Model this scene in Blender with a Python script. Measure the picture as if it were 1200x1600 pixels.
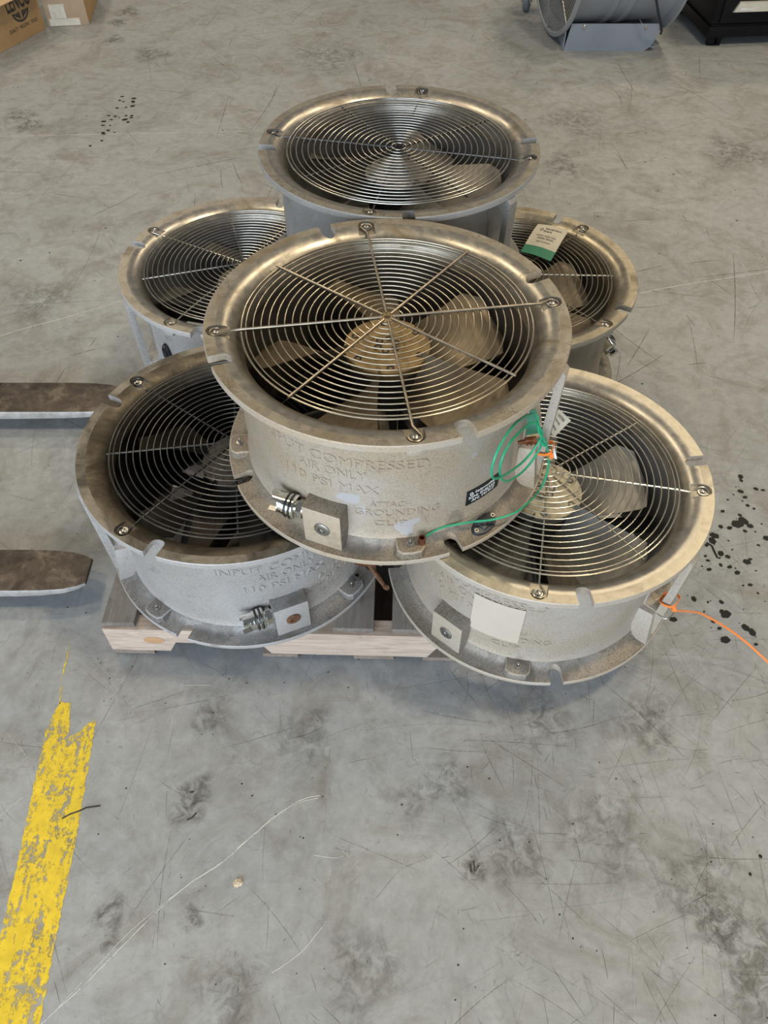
import bpy, bmesh, math, random
from mathutils import Vector, Matrix, noise as mnoise

for o in list(bpy.data.objects):
    bpy.data.objects.remove(o, do_unlink=True)
SC = bpy.context.scene
COL = SC.collection
PI = math.pi
rnd = random.Random(7)

# ------------------------------------------------------------------ camera
cam = bpy.data.cameras.new('camera')
cam.sensor_fit = 'VERTICAL'; cam.sensor_height = 36.0; cam.sensor_width = 27.0
cam.lens = 27.0
cam.clip_start = 0.05
camo = bpy.data.objects.new('camera', cam); COL.objects.link(camo)
camo.location = (0, 0, 1.551)
camo.rotation_euler = (math.radians(90 - 50.6), 0, 0)
SC.camera = camo

# ------------------------------------------------------------------ light and exposure
SC.view_settings.view_transform = 'Standard'
SC.view_settings.look = 'None'
SC.view_settings.gamma = 1.0
SC.view_settings.use_curve_mapping = False
SC.view_settings.exposure = 0.0

W = bpy.data.worlds.new('world'); SC.world = W; W.use_nodes = True
wn = W.node_tree; wn.nodes.clear()
wo = wn.nodes.new('ShaderNodeOutputWorld'); wb = wn.nodes.new('ShaderNodeBackground')
wb.inputs[0].default_value = (0.80, 0.88, 1.0, 1); wb.inputs[1].default_value = 0.16
wn.links.new(wb.outputs[0], wo.inputs[0])

def area(name, loc, target, sx, sy, power, col):
    l = bpy.data.lights.new(name, 'AREA'); l.shape = 'RECTANGLE'; l.size = sx; l.size_y = sy
    l.energy = power; l.color = col
    o = bpy.data.objects.new(name, l); COL.objects.link(o); o.location = loc
    d = Vector(target) - Vector(loc)
    o.rotation_euler = d.to_track_quat('-Z', 'Y').to_euler()
    return o
# daylight through the open roller door behind the photographer
area('door_daylight', (-1.8, -4.0, 1.75), (-0.3, 1.2, 0.35), 6.5, 3.3, 430, (0.77, 0.88, 1.0))
# warm high-bay lamps hanging under the hall roof
for hx, hy, hp in [(-2.6, 1.4, 55), (2.3, 0.9, 140), (-3.0, 4.2, 70), (2.8, 4.4, 85), (-3.2, 8.0, 90), (2.8, 8.0, 90), (6.0, 1.6, 60)]:
    area('high_bay_lamp', (hx, hy, 6.2), (hx, hy, 0), 0.55, 0.55, hp, (1.0, 0.83, 0.57))

# ------------------------------------------------------------------ material helpers
def mat(name):
    m = bpy.data.materials.new(name); m.use_nodes = True
    nt = m.node_tree; b = nt.nodes['Principled BSDF']
    return m, nt, b
def N(nt, t, **k):
    n = nt.nodes.new(t)
    for a, v in k.items(): setattr(n, a, v)
    return n
def L(nt, a, b): nt.links.new(a, b)
def coords(nt, scale=(1, 1, 1), rot=(0, 0, 0), kind='Object'):
    tc = N(nt, 'ShaderNodeTexCoord'); mp = N(nt, 'ShaderNodeMapping')
    mp.inputs['Scale'].default_value = scale; mp.inputs['Rotation'].default_value = rot
    L(nt, tc.outputs[kind], mp.inputs[0]); return mp.outputs[0]
def noise(nt, vec, scale, detail=4, rough=0.55, dist=0.0):
    n = N(nt, 'ShaderNodeTexNoise'); n.inputs['Scale'].default_value = scale
    n.inputs['Detail'].default_value = detail; n.inputs['Roughness'].default_value = rough
    n.inputs['Distortion'].default_value = dist
    L(nt, vec, n.inputs['Vector']); return n.outputs['Fac']
def ramp(nt, fac, stops):
    r = N(nt, 'ShaderNodeValToRGB'); e = r.color_ramp.elements
    while len(e) < len(stops): e.new(0.5)
    for i, (p, c) in enumerate(stops):
        e[i].position = p
        if not isinstance(c, (tuple, list)): c = (c, c, c)
        e[i].color = (*c[:3], 1)
    L(nt, fac, r.inputs[0]); return r.outputs[0]
def mix(nt, fac, a, b, mode='MIX'):
    m = N(nt, 'ShaderNodeMix', data_type='RGBA', blend_type=mode)
    for sock, v in ((0, fac), (6, a), (7, b)):
        if isinstance(v, (int, float)): m.inputs[sock].default_value = v
        elif isinstance(v, (tuple, list)): m.inputs[sock].default_value = (*v[:3], 1)
        else: L(nt, v, m.inputs[sock])
    return m.outputs[2]
def bump(nt, b, h, strength=0.3, dist=0.002):
    n = N(nt, 'ShaderNodeBump'); n.inputs['Strength'].default_value = strength; n.inputs['Distance'].default_value = dist
    L(nt, h, n.inputs['Height']); L(nt, n.outputs[0], b.inputs['Normal'])
def sc(c, k): return tuple(x * k for x in c)

def plain(name, col, rough=0.5, metal=0.0, var=0.12, nscale=40, bmp=0.0):
    m, nt, b = mat(name); v = coords(nt)
    f = noise(nt, v, nscale, 5)
    L(nt, ramp(nt, f, [(0.3, sc(col, 1 - var)), (0.7, sc(col, 1 + var))]), b.inputs['Base Color'])
    b.inputs['Roughness'].default_value = rough; b.inputs['Metallic'].default_value = metal
    if bmp: bump(nt, b, noise(nt, v, nscale * 6, 3), bmp, 0.001)
    return m

def cast_metal(name, col, patch=None, grain=0.16, metal=0.35, rough=0.58, dirt=(0.16, 0.14, 0.115), dirt_at=0.62, oxide=(0.62, 0.63, 0.66), seed=0.0):
    """rough sand-cast aluminium with grain, dirt and chalky patches"""
    m, nt, b = mat(name)
    tc = N(nt, 'ShaderNodeTexCoord'); ad = N(nt, 'ShaderNodeVectorMath'); ad.operation = 'ADD'
    L(nt, tc.outputs['Object'], ad.inputs[0]); ad.inputs[1].default_value = (seed, seed * 1.7, seed * 0.3); v = ad.outputs[0]
    f = noise(nt, v, 260, 3, 0.7)
    c = ramp(nt, f, [(0.28, sc(col, 1 - grain * 1.9)), (0.5, col), (0.72, sc(col, 1 + grain))])
    big = noise(nt, v, 7, 5, 0.6, 0.4)
    c = mix(nt, ramp(nt, big, [(0.42, 0.0), (0.62, 0.5)]), c, mix(nt, 0.5, c, oxide))
    d = noise(nt, v, 16, 6, 0.65, 0.8)
    c = mix(nt, ramp(nt, d, [(dirt_at, 0.0), (dirt_at + 0.14, 0.7)]), c, dirt)
    if patch:
        p = noise(nt, v, 9, 2, 0.4, 0.6)
        c = mix(nt, ramp(nt, p, [(0.66, 0.0), (0.675, 0.7)]), c, patch)
    L(nt, c, b.inputs['Base Color'])
    b.inputs['Metallic'].default_value = metal; b.inputs['Roughness'].default_value = rough
    bump(nt, b, f, 0.35, 0.0012)
    return m

def spun_metal(name, col, dirt, dirt_at=0.55, metal=0.85, rough=0.36, seed=0.0, cracks=0.5):
    """smooth flange / bell mouth face: brushed, smeared with grime, with fine dark nicks"""
    m, nt, b = mat(name)
    tc = N(nt, 'ShaderNodeTexCoord'); ad = N(nt, 'ShaderNodeVectorMath'); ad.operation = 'ADD'
    L(nt, tc.outputs['Object'], ad.inputs[0]); ad.inputs[1].default_value = (seed, seed * 1.3, 0); v = ad.outputs[0]
    f = noise(nt, v, 55, 6, 0.62, 0.5)
    c = ramp(nt, f, [(0.25, sc(col, 0.72)), (0.55, col), (0.8, sc(col, 1.15))])
    d = noise(nt, v, 9, 6, 0.66, 0.7)
    dm = ramp(nt, d, [(dirt_at - 0.08, 0.0), (dirt_at + 0.1, 0.85)])
    c = mix(nt, dm, c, dirt)
    nck = noise(nt, v, 38, 3, 0.55, 1.8)
    line = ramp(nt, nck, [(0.484, 0.0), (0.497, cracks), (0.503, cracks), (0.516, 0.0)])
    gate = ramp(nt, noise(nt, v, 13, 2), [(0.5, 0.0), (0.6, 1.0)])
    c = mix(nt, mix(nt, 1.0, line, gate, 'MULTIPLY'), c, (0.05, 0.045, 0.04))
    L(nt, c, b.inputs['Base Color'])
    b.inputs['Metallic'].default_value = metal
    L(nt, ramp(nt, mix(nt, 0.5, f, dm), [(0.2, rough - 0.04), (0.9, rough + 0.3)]), b.inputs['Roughness'])
    bump(nt, b, noise(nt, v, 120, 4), 0.12, 0.001)
    return m

# ------------------------------------------------------------------ mesh helpers
class MB:
    def __init__(s): s.v = []; s.f = []; s.m = []
    def add(s, verts, faces, mi=0, M=None):
        o = len(s.v)
        s.v += [tuple(M @ Vector(p)) if M is not None else tuple(p) for p in verts]
        s.f += [tuple(i + o for i in f) for f in faces]; s.m += [mi] * len(faces)
        return s
    def box(s, c, d, mi=0, M=None):
        x, y, z = (k / 2 for k in d)
        vs = [(c[0] + a * x, c[1] + b * y, c[2] + e * z) for e in (-1, 1) for a, b in ((-1, -1), (1, -1), (1, 1), (-1, 1))]
        return s.add(vs, [(3, 2, 1, 0), (4, 5, 6, 7), (0, 1, 5, 4), (1, 2, 6, 5), (2, 3, 7, 6), (3, 0, 4, 7)], mi, M)
    def prism(s, pts, z0, z1, mi=0, M=None, top=1.0):
        n = len(pts); cx = sum(p[0] for p in pts) / n; cy = sum(p[1] for p in pts) / n
        vs = [(p[0], p[1], z0) for p in pts] + [(cx + (p[0] - cx) * top, cy + (p[1] - cy) * top, z1) for p in pts]
        fs = [tuple(range(n))[::-1], tuple(range(n, 2 * n))] + [(i, (i + 1) % n, n + (i + 1) % n, n + i) for i in range(n)]
        return s.add(vs, fs, mi, M)
    def lathe(s, prof, n=48, mi=None, M=None, closed=False, cap=True):
        vs = []; fs = []; k = len(prof); base = len(s.f)
        for i in range(n):
            a = 2 * PI * i / n
            vs += [(r * math.cos(a), r * math.sin(a), z) for r, z in prof]
        ms = []
        for i in range(n):
            j = (i + 1) % n
            for q in range(k if closed else k - 1):
                q2 = (q + 1) % k
                fs.append((i * k + q, j * k + q, j * k + q2, i * k + q2))
                ms.append(mi[q] if isinstance(mi, (list, tuple)) else (mi or 0))
        if cap and not closed:
            fs.append(tuple(i * k for i in range(n))[::-1]); ms.append(ms[0])
            fs.append(tuple(i * k + k - 1 for i in range(n))); ms.append(ms[-1])
        o = len(s.v)
        s.v += [tuple(M @ Vector(p)) if M is not None else p for p in vs]
        s.f += [tuple(i + o for i in f) for f in fs]; s.m += ms
        return s
    def tube(s, pts, r, n=8, closed=False, mi=0, M=None, flat=None):
        """swept round (or flattened) section along points"""
        P = [Vector(p) for p in pts]; k = len(P); vs = []; fs = []
        up = None
        for i in range(k):
            if closed: t = P[(i + 1) % k] - P[i - 1]
            else: t = P[min(i + 1, k - 1)] - P[max(i - 1, 0)]
            t.normalize()
            if up is None:
                up = Vector((0, 0, 1)) if abs(t.z) < 0.9 else Vector((1, 0, 0))
            side = t.cross(up)
            if side.length < 1e-5: side = t.cross(Vector((0, 1, 0)))
            side.normalize(); u = side.cross(t).normalized(); up = u
            rr = r[i] if isinstance(r, (list, tuple)) else r
            ru = flat if flat else rr
            for q in range(n):
                a = 2 * PI * q / n
                vs.append(P[i] + side * (rr * math.cos(a)) + u * (ru * math.sin(a)))
        for i in range(k if closed else k - 1):
            j = (i + 1) % k
            for q in range(n):
                q2 = (q + 1) % n
                fs.append((i * n + q, i * n + q2, j * n + q2, j * n + q))
        if not closed:
            fs.append(tuple(range(n))[::-1]); fs.append(tuple((k - 1) * n + q for q in range(n)))
        return s.add(vs, fs, mi, M)
    def ring(s, R, z, r, n=96, seg=6, mi=0, M=None):
        return s.tube([(R * math.cos(2 * PI * i / n), R * math.sin(2 * PI * i / n), z) for i in range(n)], r, seg, True, mi, M)
    def mesh(s, name, mats=(), scale=1.0, smooth=35, bevel=0):
        me = bpy.data.meshes.new(name)
        me.from_pydata([tuple(c * scale for c in p) for p in s.v], [], s.f); me.validate()
        for i, p in enumerate(me.polygons):
            if i < len(s.m): p.material_index = s.m[i]
        for m_ in mats: me.materials.append(m_)
        bm = bmesh.new(); bm.from_mesh(me); bmesh.ops.recalc_face_normals(bm, faces=bm.faces)
        if bevel:
            es = [e for e in bm.edges if len(e.link_faces) == 2 and e.calc_face_angle(0) > math.radians(50)]
            bmesh.ops.bevel(bm, geom=es, offset=bevel, segments=2, profile=0.6, affect='EDGES', clamp_overlap=True)
        bm.to_mesh(me); bm.free()
        if smooth:
            for p in me.polygons: p.use_smooth = True
            me.set_sharp_from_angle(angle=math.radians(smooth))
        return me
    def obj(s, name, mats, parent=None, scale=1.0, smooth=35, bevel=0, loc=(0, 0, 0), rz=0.0):
        if not isinstance(mats, (list, tuple)): mats = [mats]
        o = bpy.data.objects.new(name, s.mesh(name, mats, scale, smooth, bevel)); COL.objects.link(o)
        o.parent = parent; o.location = loc; o.rotation_euler = (0, 0, rz)
        return o
def empty(name, loc, rz=0.0):
    o = bpy.data.objects.new(name, None); COL.objects.link(o); o.location = loc; o.rotation_euler = (0, 0, rz)
    o.empty_display_size = 0.05; return o
def tag(o, label, cat, group=None, kind=None):
    if label: o['label'] = label
    if cat: o['category'] = cat
    if group: o['group'] = group
    if kind: o['kind'] = kind
    return o
def spline(pts, sub=8, closed=False):
    P = [Vector(p) for p in pts]; n = len(P); out = []
    rng = n if closed else n - 1
    for i in range(rng):
        if closed: a, b, c, d = P[i - 1], P[i], P[(i + 1) % n], P[(i + 2) % n]
        else: a, b, c, d = P[max(i - 1, 0)], P[i], P[i + 1], P[min(i + 2, n - 1)]
        for k in range(sub):
            t = k / sub
            out.append(0.5 * ((2 * b) + (c - a) * t + (2 * a - 5 * b + 4 * c - d) * t * t + (3 * b - a - 3 * c + d) * t ** 3))
    if not closed: out.append(P[-1])
    return out
def text_geo(txt, width, height, extrude=0.0, bold=0.0):
    """letter mesh centred on the origin in the XY plane, stretched to width x height"""
    cu = bpy.data.curves.new('t', 'FONT'); cu.body = txt; cu.extrude = 0.5; cu.size = 1; cu.offset = bold; cu.resolution_u = 3
    cu.align_x = 'CENTER'; cu.align_y = 'CENTER'
    o = bpy.data.objects.new('t', cu); COL.objects.link(o)
    dg = bpy.context.evaluated_depsgraph_get(); me = bpy.data.meshes.new_from_object(o.evaluated_get(dg))
    vs = [v.co.copy() for v in me.vertices]; fs = [tuple(p.vertices) for p in me.polygons]
    bpy.data.objects.remove(o); bpy.data.curves.remove(cu); bpy.data.meshes.remove(me)
    x0 = min(v.x for v in vs); x1 = max(v.x for v in vs); y0 = min(v.y for v in vs); y1 = max(v.y for v in vs)
    return [((v.x - (x0 + x1) / 2) / (x1 - x0) * width, (v.y - (y0 + y1) / 2) / (y1 - y0) * height, v.z * 2 * extrude) for v in vs], fs
def boolean_cut(me, cutter_me):
    a = bpy.data.objects.new('a', me); c = bpy.data.objects.new('c', cutter_me)
    COL.objects.link(a); COL.objects.link(c)
    md = a.modifiers.new('b', 'BOOLEAN'); md.operation = 'DIFFERENCE'; md.solver = 'EXACT'; md.object = c
    dg = bpy.context.evaluated_depsgraph_get(); out = bpy.data.meshes.new_from_object(a.evaluated_get(dg))
    bpy.data.objects.remove(a); bpy.data.objects.remove(c)
    return out

# ------------------------------------------------------------------ floor
def floor_material():
    m, nt, b = mat('worn_concrete')
    v = coords(nt)
    base = noise(nt, v, 1.1, 6, 0.6, 0.6)
    c = ramp(nt, base, [(0.3, (0.315, 0.328, 0.328)), (0.5, (0.365, 0.382, 0.388)), (0.72, (0.41, 0.428, 0.435))])
    mid = noise(nt, v, 5.5, 9, 0.72, 1.0)
    c = mix(nt, ramp(nt, mid, [(0.47, 0.0), (0.70, 0.75)]), c, (0.22, 0.205, 0.175))
    smut = noise(nt, coords(nt, (1, 1, 1), (0, 0, 2.1)), 3.1, 8, 0.7, 0.8)
    c = mix(nt, ramp(nt, smut, [(0.56, 0.0), (0.75, 0.55)]), c, (0.18, 0.165, 0.145))
    pale = noise(nt, coords(nt, (1, 1, 1), (0, 0, 1.1)), 13, 6, 0.75, 0.8)
    c = mix(nt, ramp(nt, pale, [(0.53, 0.0), (0.72, 0.5)]), c, (0.44, 0.455, 0.47))
    def ridge(sx, sy, rz, w, amt, gs, col, c, off=0.5, dist=0.5):
        n1 = noise(nt, coords(nt, (sx, sy, 1), (0, 0, rz)), 1.0, 2, 0.4, dist)
        line = ramp(nt, n1, [(off - w, 0.0), (off - w * .2, amt), (off + w * .2, amt), (off + w, 0.0)])
        gate = ramp(nt, noise(nt, coords(nt, (1, 1, 1), (0, 0, rz * 3 + off * 9)), gs, 4, 0.6), [(0.46, 0.0), (0.56, 1.0)])
        return mix(nt, mix(nt, 1.0, line, gate, 'MULTIPLY'), c, col)
    dk = (0.105, 0.095, 0.08)
    for sx, sy, rz, w, amt, gs, off in [(9, 5, .3, .005, .22, 5.0, .5), (12, 9, 1.7, .006, .22, 7.0, .5)]:
        c = ridge(sx, sy, rz, w, amt, gs, dk, c, off, 0.9)
    sp = noise(nt, v, 70, 3, 0.6)
    c = mix(nt, ramp(nt, sp, [(0.67, 0.0), (0.75, 0.5)]), c, (0.09, 0.085, 0.075))
    wob = noise(nt, v, 30, 6, 0.75)
    c = mix(nt, 0.6, c, mix(nt, 1.0, c, ramp(nt, wob, [(0.3, 0.62), (0.7, 1.05)]), 'MULTIPLY'))
    L(nt, c, b.inputs['Base Color'])
    L(nt, ramp(nt, mid, [(0.3, 0.42), (0.7, 0.6)]), b.inputs['Roughness'])
    b.inputs['Specular IOR Level'].default_value = 0.4
    bump(nt, b, noise(nt, v, 90, 4), 0.08, 0.001)
    return m
fm = MB()
fm.add([(-9, -4, 0), (9, -4, 0), (9, 14, 0), (-9, 14, 0)], [(0, 1, 2, 3)])
floor = fm.obj('floor', floor_material(), smooth=0)
tag(floor, 'worn grey concrete workshop floor, scratched and stained', None, kind='structure')

def decal_material(name, col, thr, soft, scale, rough=0.6, sx=1.0, rz=0.0, low=0.0):
    m, nt, b = mat(name)
    f = noise(nt, coords(nt, (sx, 1, 1), (0, 0, rz)), scale, 8, 0.72, 0.5)
    f2 = noise(nt, coords(nt), scale * 9, 4, 0.7)
    a = ramp(nt, mix(nt, 0.35, f, f2), [(thr - soft, low), (thr + soft, 1.0)])
    cv = noise(nt, coords(nt), 45, 4)
    L(nt, ramp(nt, cv, [(0.3, sc(col, 0.82)), (0.7, sc(col, 1.08))]), b.inputs['Base Color'])
    L(nt, a, b.inputs['Alpha']); b.inputs['Roughness'].default_value = rough
    return m
# yellow painted line, worn, with a thin sliver running on towards the pallet
def ragged(poly, step=0.006, amp=0.0016, z=0.0006):
    out = []
    n = len(poly)
    for i in range(n):
        a = Vector((*poly[i], 0)); b_ = Vector((*poly[(i + 1) % n], 0)); k = max(1, int((b_ - a).length / step))
        for q in range(k):
            p = a.lerp(b_, q / k)
            out.append((p.x + rnd.uniform(-amp, amp), p.y + rnd.uniform(-amp, amp), z))
    return out
yl = MB()
poly = [(-0.571, 0.02), (-0.582, 0.159), (-0.590, 0.314), (-0.594, 0.433), (-0.605, 0.568), (-0.616, 0.70), (-0.632, 0.69), (-0.640, 0.675), (-0.664, 0.66), (-0.672, 0.70), (-0.680, 0.737), (-0.704, 0.740), (-0.716, 0.684), (-0.710, 0.588), (-0.698, 0.443), (-0.690, 0.30), (-0.682, 0.159), (-0.672, 0.02)]
pts = ragged(poly)
yl.add(pts, [tuple(range(len(pts)))])
pts = ragged([(-0.7195, 0.885), (-0.7175, 0.885), (-0.7125, 0.80), (-0.702, 0.735), (-0.7045, 0.735), (-0.7165, 0.80)], amp=0.0012)
yl.add(pts, [tuple(range(len(pts)))])
ylo = yl.obj('painted_line', decal_material('yellow_paint', (0.80, 0.58, 0.03), 0.463, 0.03, 13, 0.5, sx=3.4, low=0.08), floor, smooth=0)
ylo['label'] = 'worn yellow painted floor line'

# oil drips (all on the floor right of the fans, and the dark cluster at the far left)
OIL = [(1157, 745, 9), (1158, 751, 6), (1181, 764, 7), (1192, 766, 6), (1157, 768, 9), (1164, 777, 7), (1168, 790, 7), (1160, 783, 3), (1178, 795, 5), (1129, 799, 7), (1146, 773, 3), (1137, 781, 4),
       (1156, 805, 6), (1158, 811, 10), (1152, 819, 17), (1163, 815, 14), (1172, 822, 9), (1164, 830, 6), (1140, 825, 8), (1126, 823, 8), (1197, 841, 11), (1116, 837, 14), (1113, 845, 12), (1104, 852, 7), (1185, 852, 5),
       (1138, 845, 3), (1126, 865, 11), (1137, 870, 9), (1124, 872, 4), (1102, 869, 5), (1106, 876, 6), (1167, 878, 11), (1172, 874, 6), (1126, 883, 6), (1140, 886, 8), (1108, 890, 8), (1152, 895, 9), (1149, 888, 3), (1097, 885, 3),
       (1181, 892, 3), (1084, 936, 9), (1172, 914, 7), (1161, 915, 4), (1184, 927, 4), (1106, 941, 4), (1110, 939, 2), (1127, 941, 7), (1052, 968, 11), (1134, 960, 15), (1128, 956, 9), (1114, 971, 7), (1124, 982, 7), (1133, 1000, 14),
       (1165, 981, 12), (1175, 988, 12), (1181, 1007, 6), (1181, 995, 2), (1111, 981, 2), (1188, 1338, 6), (1172, 1366, 5), (1100, 956, 3), (1074, 931, 2), (1144, 859, 3), (1190, 819, 3), (1180, 831, 3),
       (159, 220, 5), (162, 209, 7), (161, 207, 5), (169, 204, 6), (161, 196, 6), (162, 190, 7), (172, 196, 4), (174, 187, 5), (170, 181, 5), (180, 182, 5), (186, 184, 3), (195, 187, 9), (200, 191, 6), (206, 181, 6), (205, 184, 5),
       (197, 168, 4), (207, 166, 7), (208, 159, 7), (209, 154, 7), (187, 157, 5), (193, 159, 4), (191, 151, 5), (183, 169, 5), (141, 228, 5), (179, 207, 3), (197, 181, 5)]
def floor_pt(px, py, z=0.0):
    """where a line of sight of the photograph meets height z"""
    b = math.radians(50.6)
    x = (px - 600) / 1200; y = (py - 800) / 1200
    d = Vector((x, y * -math.sin(b) + math.cos(b), -y * math.cos(b) - math.sin(b)))
    t = (z - 1.551) / d.z
    return d.x * t, d.y * t
om = MB()
for oi, (px, py, r) in enumerate(OIL):
    x, y = floor_pt(px, py); x2, _ = floor_pt(px + r * 0.5, py); rr = abs(x2 - x)
    k = 14; ph = rnd.uniform(0, 6); st = rnd.uniform(0.75, 1.1)
    pp = []
    for i in range(k):
        a = 2 * PI * i / k; q = rr * (1 + 0.14 * math.sin(2 * a + ph) + 0.09 * math.sin(5 * a + ph * 2) + rnd.uniform(-.05, .05))
        pp.append((x + q * math.cos(a), y + q * math.sin(a) * st, 0.0007 + oi * .000004))
    om.add(pp, [tuple(range(k))])
trail = [floor_pt(*p) for p in [(1104, 848), (1112, 853), (1117, 864), (1121, 872)]]
om.tube([(x, y, 0.0004) for x, y in trail], 0.003, 6, flat=0.0004)
M_OIL = plain('oil', (0.026, 0.026, 0.023), 0.7, var=0.2); M_OIL.node_tree.nodes['Principled BSDF'].inputs['Specular IOR Level'].default_value = .15
oo = om.obj('oil_drip', M_OIL, floor, smooth=0)
oo['kind'] = 'stuff'; oo['label'] = 'dark oil drips'
# dirty smudges, fading outwards
def soft_material(name, col, k=1.0):
    m, nt, b = mat(name)
    at = N(nt, 'ShaderNodeAttribute'); at.attribute_name = 'amount'
    f = noise(nt, coords(nt), 34, 8, 0.75, 0.7)
    mm = N(nt, 'ShaderNodeMath', operation='MULTIPLY'); L(nt, at.outputs['Fac'], mm.inputs[0]); L(nt, ramp(nt, f, [(0.42, 0.0), (0.62, k)]), mm.inputs[1])
    L(nt, mm.outputs[0], b.inputs['Alpha']); b.inputs['Base Color'].default_value = (*col, 1); b.inputs['Roughness'].default_value = 0.6
    return m
sm = MB(); amt = []
for px, py, r, st in [(172, 1430, 28, .9), (172, 1470, 18, .8), (290, 1262, 32, .8), (740, 1355, 24, .9), (800, 1330, 60, .6), (297, 1435, 22, .8), (310, 1235, 30, .7), (185, 35, 18, .9), (200, 18, 22, .7), (178, 62, 20, .7), (235, 85, 34, .6), (45, 195, 26, .7), (30, 180, 30, .6),
                      (700, 1220, 50, .5), (330, 1120, 40, .5), (1180, 1500, 110, .6), (640, 1250, 40, .4), (90, 1310, 30, .4), (1100, 1390, 90, .5), (950, 1300, 90, .4), (360, 1550, 70, .4), (560, 1520, 80, .4), (1150, 240, 60, .5), (900, 190, 60, .4), (60, 470, 60, .4), (520, 90, 70, .4), (880, 260, 40, .5), (850, 1130, 60, .5), (1010, 1130, 60, .5), (480, 1150, 60, .4)]:
    x, y = floor_pt(px, py); x2, _ = floor_pt(px + r, py); rr = abs(x2 - x); k = 22; ph = rnd.uniform(0, 6)
    vs = [(x, y, .0004)]; a_ = [st]
    for lv, am in ((.45, .8), (1.0, 0.0)):
        for i in range(k):
            q = 6.2832 * i / k; w = rr * lv * (1 + .22 * math.sin(3 * q + ph) + .12 * math.sin(5 * q + 2 * ph))
            vs.append((x + w * math.cos(q), y + w * math.sin(q) * 1.1, .0004)); a_.append(am * st)
    sm.add(vs, [(0, 1 + i, 1 + (i + 1) % k) for i in range(k)] + [(1 + i, 1 + k + i, 1 + k + (i + 1) % k, 1 + (i + 1) % k) for i in range(k)]); amt += a_
sme = sm.mesh('dirt_smudge', [soft_material('smudge', (0.125, 0.116, 0.10))], smooth=0)
at = sme.attributes.new('amount', 'FLOAT', 'POINT')
for i, a_ in enumerate(amt): at.data[i].value = a_
smo = bpy.data.objects.new('dirt_smudge', sme); COL.objects.link(smo); smo.parent = floor; smo['kind'] = 'stuff'
# scuffs and scratches strewn over the concrete
def scratch_set(n, x0, x1, y0, y1, lmin, lmax, wmin, wmax, z):
    g = MB()
    for _ in range(n):
        x, y = rnd.uniform(x0, x1), rnd.uniform(y0, y1); a = rnd.choice([rnd.gauss(1.5, .22), rnd.gauss(2.2, .35), rnd.uniform(0, PI), rnd.gauss(.3, .3)])
        ln = lmin * (lmax / lmin) ** (rnd.random() ** 1.6); w = rnd.uniform(wmin, wmax); k = 6; cv = rnd.gauss(0, .10)
        L_, R_ = [], []
        for i in range(k + 1):
            t = i / k - .5; aa = a + cv * t; px = x + ln * t * math.cos(a) - cv * ln * t * t * math.sin(a); py = y + ln * t * math.sin(a) + cv * ln * t * t * math.cos(a)
            hw = w * .5 * (1 - abs(2 * t) ** 3 * .9)
            L_.append((px - hw * math.sin(aa), py + hw * math.cos(aa), z)); R_.append((px + hw * math.sin(aa), py - hw * math.cos(aa), z))
        g.add(L_ + R_, [(i, k + 1 + i, k + 2 + i, i + 1) for i in range(k)])
    return g
SD = decal_material('dark_scratch', (0.12, 0.11, 0.09), 0.50, 0.13, 45); SP = decal_material('pale_scuff', (0.60, 0.61, 0.61), 0.48, 0.10, 45)
for g, m_, nm in ((scratch_set(1100, -1.0, 1.3, .05, 1.7, .01, .30, .0003, .0010, .00035), SD, 'floor_scratch'), (scratch_set(420, -2.0, 2.0, 1.7, 5.0, .05, .6, .0008, .003, .00035), SD, 'floor_scratch'),
                  (scratch_set(900, .1, 1.3, .05, 1.5, .01, .25, .0003, .0012, .00038), SD, 'floor_scratch'), (scratch_set(150, -1.0, 1.3, .05, 1.7, .01, .20, .0004, .0011, .00040), SP, 'floor_scuff'), (scratch_set(110, -2.0, 2.0, 1.7, 5.0, .03, .5, .001, .003, .00040), SP, 'floor_scuff')):
    o_ = g.obj(nm, m_, floor, smooth=0); o_['kind'] = 'stuff'
# dark specks
dk = MB()
for _ in range(420):
    x, y = (rnd.uniform(-1, 1.2), rnd.uniform(.05, 1.6)) if rnd.random() < .7 else (rnd.uniform(-2, 2), rnd.uniform(1.6, 5)); r_ = rnd.uniform(.0006, .0018) * (1 if y < 1.6 else 2.2)
    q0 = rnd.uniform(0, 3); dk.add([(x + r_ * (1 + .5 * math.sin(2 * q + q0)) * math.cos(q), y + r_ * math.sin(q), .0005) for q in [i * PI / 3 for i in range(6)]], [tuple(range(6))])
o_ = dk.obj('dirt_speck', M_OIL, floor, smooth=0); o_['kind'] = 'stuff'
# black rubber marks
bmk = MB()
for ln in ([(97, 1279), (110, 1272), (122, 1268), (135, 1262), (157, 1259)], [(292, 1281), (300, 1278), (307, 1270)], [(296, 1238), (303, 1237)], [(740, 1345), (742, 1362), (748, 1352)], [(735, 1350), (736, 1363)]):
    bmk.tube([(*floor_pt(*p), 0.0006) for p in ln], 0.0016, 6, flat=0.0004)
bmk.obj('rubber_mark', plain('rubber_black', (0.03, 0.03, 0.03), 0.6), floor, smooth=0)
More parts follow.
